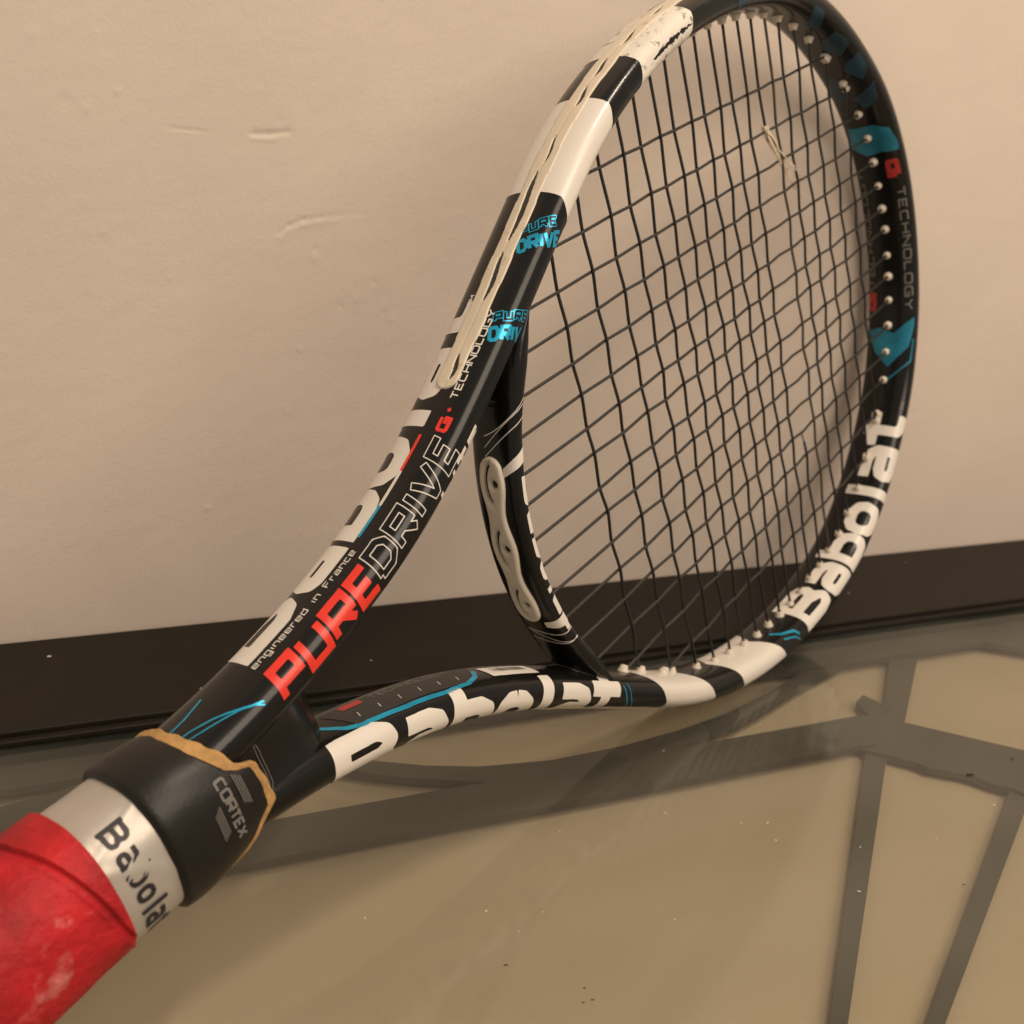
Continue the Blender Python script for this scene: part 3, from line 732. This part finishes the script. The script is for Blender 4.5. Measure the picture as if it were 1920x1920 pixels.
for j, x in enumerate(CROSS_X):
    a = inner_at_x(x, 1); b = inner_at_x(x, -1)
    kn = [(x, a[1]+.004, 0)]
    for i, y in enumerate(MAIN_Y):
        if abs(y) < a[1]-.001: kn.append((x+random.uniform(-.0003, .0003), y, -over(i, j)*.00055))
    kn.append((x, b[1]-.004, 0))
    P = weave(kn)
    ends += [(a, None), (b, None)]
    m = M['worn_string'] if j == 13 else M['cross_string']
    if j == 12:
        o = link('broken_string', rod('broken_string', P[P[:, 1] > .086], RS), m, racket, label='snapped black string, upper piece with a frayed end')
        q = P[P[:, 1] < -.062]
        o = link('broken_string', rod('broken_string', q, RS), m, racket, label='snapped black string, lower piece')
        top = P[P[:, 1] > .086][-1]
        for k in range(13):
            n = 14; t = np.linspace(0, 1, n); L = random.uniform(.016, .056)
            bx, by = random.uniform(.45, .75), -random.uniform(.7, .9)
            F = np.stack([top[0]+L*bx*t**1.2+.0012*np.sin(t*5+k), top[1]+L*by*t, top[2]-.0004+.002*t*random.uniform(-1, 1)+.0008*np.sin(t*7+k*2)], 1)
            link('fibre', rod('fibre', F, np.linspace(.00042, .00014, n), 5), M['fibre'], o)
        top = q[0]
        for k in range(4):
            n = 8; t = np.linspace(0, 1, n); L = random.uniform(.004, .010)
            F = np.stack([top[0]-L*random.uniform(.1, .6)*t, top[1]+L*t, top[2]+.001*t*random.uniform(-1, 1)], 1)
            link('fibre', rod('fibre', F, np.linspace(.00022, .00006, n), 5), M['worn_string'], o)
    else:
        link('string', rod('string', P, RS), m, racket)

# grommets, one collar per string end
prof = [(.0009, -.0010), (.0026, -.0006), (.0026, .0007), (.0021, .0011), (.0019, .0024), (.0016, .0029), (.0010, .0030), (.0009, .0020)]
th = np.arange(14)/14*2*np.pi
GM = grid_mesh('grommet', np.array([[(r*math.cos(a), r*math.sin(a), z) for a in th] for r, z in prof]), wrap=True)
GM.flip_normals(); GM.materials.append(M['pale'])
def inward(pt):
    k = np.argmin(((IN[:, :2]-pt[:2])**2).sum(1)); n = np.array([np.interp(SI[k], FR.s, FR.N[:, 0]), np.interp(SI[k], FR.s, FR.N[:, 1])])
    return -n/np.linalg.norm(n)
for pt, d in ends:
    on_bridge = d == (1, 0) and abs(pt[1]) < .066
    if on_bridge and abs(pt[1]) < .04: continue
    n = np.array((1., 0)) if on_bridge else inward(pt)
    g = (np.array(d, float) if d else np.array((0., -np.sign(pt[1]))))
    ax = n*.75+g*.25; ax /= np.linalg.norm(ax)
    o = link('grommet', GM, None, racket)
    z = Vector((ax[0], ax[1], 0)); x = Vector((0, 0, 1)); y = z.cross(x)
    R = Matrix((x, y, z)).transposed()
    sc = random.uniform(.74, .9)
    o.matrix_local = Matrix.Translation((pt[0], pt[1], random.uniform(-.0003, .0003))) @ R.to_4x4() @ Matrix.Diagonal((sc, sc, sc, 1))
# empty grommets on the bare stretch of the lower arm
for s in (LT-232, LT-262):
    P, N = FR.surf(np.array([s/1000]), FR.phi(np.array([s/1000]), np.array([31.5/1000])))
    o = link('grommet', GM, None, racket)
    z = Vector((N[0][0], N[0][1], N[0][2])); x = z.orthogonal().normalized(); y = z.cross(x)
    o.matrix_local = Matrix.Translation(P[0]) @ Matrix((x, y, z)).transposed().to_4x4() @ Matrix.Diagonal((.9, .9, .7, 1))

# ---------------------------------------------------------------- handle
S, F = np.meshgrid(np.concatenate([np.linspace(.0, .115, 120), np.linspace(.1155, .1716, 300), [.1722, .1725]]), np.linspace(-np.pi, np.pi, 181)[:-1], indexing='ij')
mfr = ((S-.161)/.033-F/(2*np.pi)) % 1
step = .0013*np.clip((1-mfr)*1.0, 0, 1)*np.clip(mfr/.014, 0, 1)-.0003*np.exp(-(np.minimum(mfr, 1-mfr)/.01)**2)
step = step+.0003*np.clip(1-abs(((mfr+.55) % 1)-.5)/.03, 0, 1)
wr = .00045*(value_noise(S+1, F*.018+1, 210, 3)-.5)+.0006*(value_noise(S*.6-F*.004+2, F*.018+S*.5+2, 90, 4)-.5)
off = .0010+step+wr
off[-2] *= .6; off[-1] = -.0015
P, N = HD.surf(S, F, off)
grip = link('grip', grid_mesh('grip', P[:, ::-1], wrap=True, caps=True), M['red_grip'], racket, label='worn red overgrip wound round the handle')

S, F = np.meshgrid(np.linspace(.1700, .1888, 40), np.linspace(-np.pi, np.pi, 145)[:-1], indexing='ij')
wr = .00016*(value_noise(S*1.5+1, F*.02+1, 130, 5)-.5)*2+.00022*np.exp(-((F-1.35-(S-.178)*30)/.08)**2)+.0002*np.exp(-((F-.75+(S-.18)*25)/.06)**2)
P, N = HD.surf(S, F, .00015+wr)
tape = link('finishing_tape', grid_mesh('finishing_tape', P[:, ::-1], wrap=True), M['silver'], racket, label='creased silver tape with black lettering')
wornf = lambda U, V: .9-np.hypot((U-16.2)*.55, (V-3.0)*.8-.2)+.35*np.sin(U*5+V*3)+.3*np.sin(V*7)
decal('lettering', HD, text_sdf('Babolat', LOGO, 7.4, 37, .62, joint='round', starts=[(a*.252, b*.24) for a, b in st], skip=lambda U, V: 2.0-np.hypot((U-13.0)*.8, (V-4.0)*.55)+.5*np.sin(U*4+V*3)),
      (-.5, 38, 0, 7.4), .2, 175.6, 11.6, (0, 1), (1, 0), M['black_print'], tape, off=.42)

# rubber collar with a torn edge
PD = np.array([-180, -120, -60, -29, -10, 15, 30, 42, 52, 60, 66, 70, 76, 88, 96, 101, 108, 114, 120, 128, 134, 140, 150, 180])
EB = np.array([201.5, 201, 202, 203.2, 204.2, 204.6, 205.6, 207.2, 208.8, 210.2, 213.0, 216.6, 217.2, 217.6, 217.4, 217.0, 213.6, 212.0, 210.4, 207.4, 204.6, 202.2, 201.6, 201.5])
TB = np.array([.8, .8, 1.6, 2.4, 2.6, 3.4, 4.4, 4.6, 4.0, 3.0, 2.2, 1.6, 1.0, 1.2, 2.0, 2.4, 2.2, 1.4, 1.2, 2.0, 3.0, 2.4, 1.0, .8])
phi = np.linspace(-np.pi, np.pi, 361)[:-1]; dg = np.degrees(phi)
eb = np.interp(dg, PD, EB)+.30*(value_noise(dg*.01+2, dg*0+1, 14, 6)-.5)
tb = np.interp(dg, PD, TB)*(1+.14*np.sin(dg*.21)*np.sin(dg*.13))+.25*(value_noise(dg*.01+1, dg*0+3, 30, 9)-.3)
ts = np.concatenate([np.linspace(0, .06, 4), np.linspace(.12, .94, 16), np.linspace(.97, 1, 4)])
S = .1872+(eb[None, :]/1000-.1872)*ts[:, None]; F = np.broadcast_to(phi, S.shape)
dome = .0021+.0007*np.sin(np.pi*ts)[:, None]
edge = np.minimum(1, np.minimum(ts/.05, (1-ts)/.03))[:, None]
P, N = HD.surf(S, F, dome*np.sqrt(np.clip(edge, 0, 1)))
collar = link('collar', grid_mesh('collar', P[:, ::-1], wrap=True), M['rubber'], racket, label='black rubber collar with a torn tan edge')
ts = np.linspace(0, 1, 10)
S = (eb[None, :]-2.5)/1000+(tb[None, :]+2.5)/1000*ts[:, None]; F = np.broadcast_to(phi, S.shape)
rag = (.0019+.0006*ts)[:, None]+.00018*(value_noise(S*3, F*.05+1, 300, 4)-.5)
rag[-1] = -.0012
P, N = HD.surf(S, F, rag)
link('torn_edge', grid_mesh('torn_edge', P[:, ::-1], wrap=True), M['tan'], collar, label='torn tan inner layer of the collar')
decal('lettering', HD, text_sdf('CORTEX', TECH, 3.3, 17, .36, gap=.28), (-.6, 18, -.6, 4), .2, 204.6, 18.2, (0, 1), (1, 0), M['print_grey'], collar, off=2.95)
def bars3(U, V):
    d = np.full(U.shape, 1e9)
    for k in range(4): d = np.minimum(d, np.maximum(abs(V-5.4-.62*k)-.14, abs(U-5-k*.4)-4))
    for k in range(4): d = np.minimum(d, np.maximum(abs(V+1.5+.62*k)-.14, abs(U-9.5-k*.5)-4))
    return d
decal('fine_print', HD, bars3, (-1, 17, -4, 8), .16, 204.6, 18.2, (0, 1), (1, 0), M['print_grey'], collar, off=2.93)
# pale outline printed beside the collar tongue
for pts in ([(211.7, 10.6), (219.6, 10.5), (221.2, 9.3), (221.7, 6.5), (222.4, -2), (222.2, -5.5), (220.9, -7.6), (215.2, -9.6), (210.6, -11.2)],
            [(213.4, 8.2), (220.2, 9.2), (222.0, 8.2), (222.9, 5.6), (223.4, -2), (223.2, -6), (221.5, -8.6), (216, -10.6)]):
    P = np.array(pts)/1000; t = np.linspace(0, len(P)-1, 60); XY = np.stack([np.interp(t, np.arange(len(P)), P[:, k]) for k in (0, 1)], 1)
    zz, cz = shaft_height(XY[:, 0], XY[:, 1])
    zz = zz+.0001
    link('outline_print', rod('outline_print', np.column_stack([XY, zz]), .00014, 5), M['print_grey'], web)
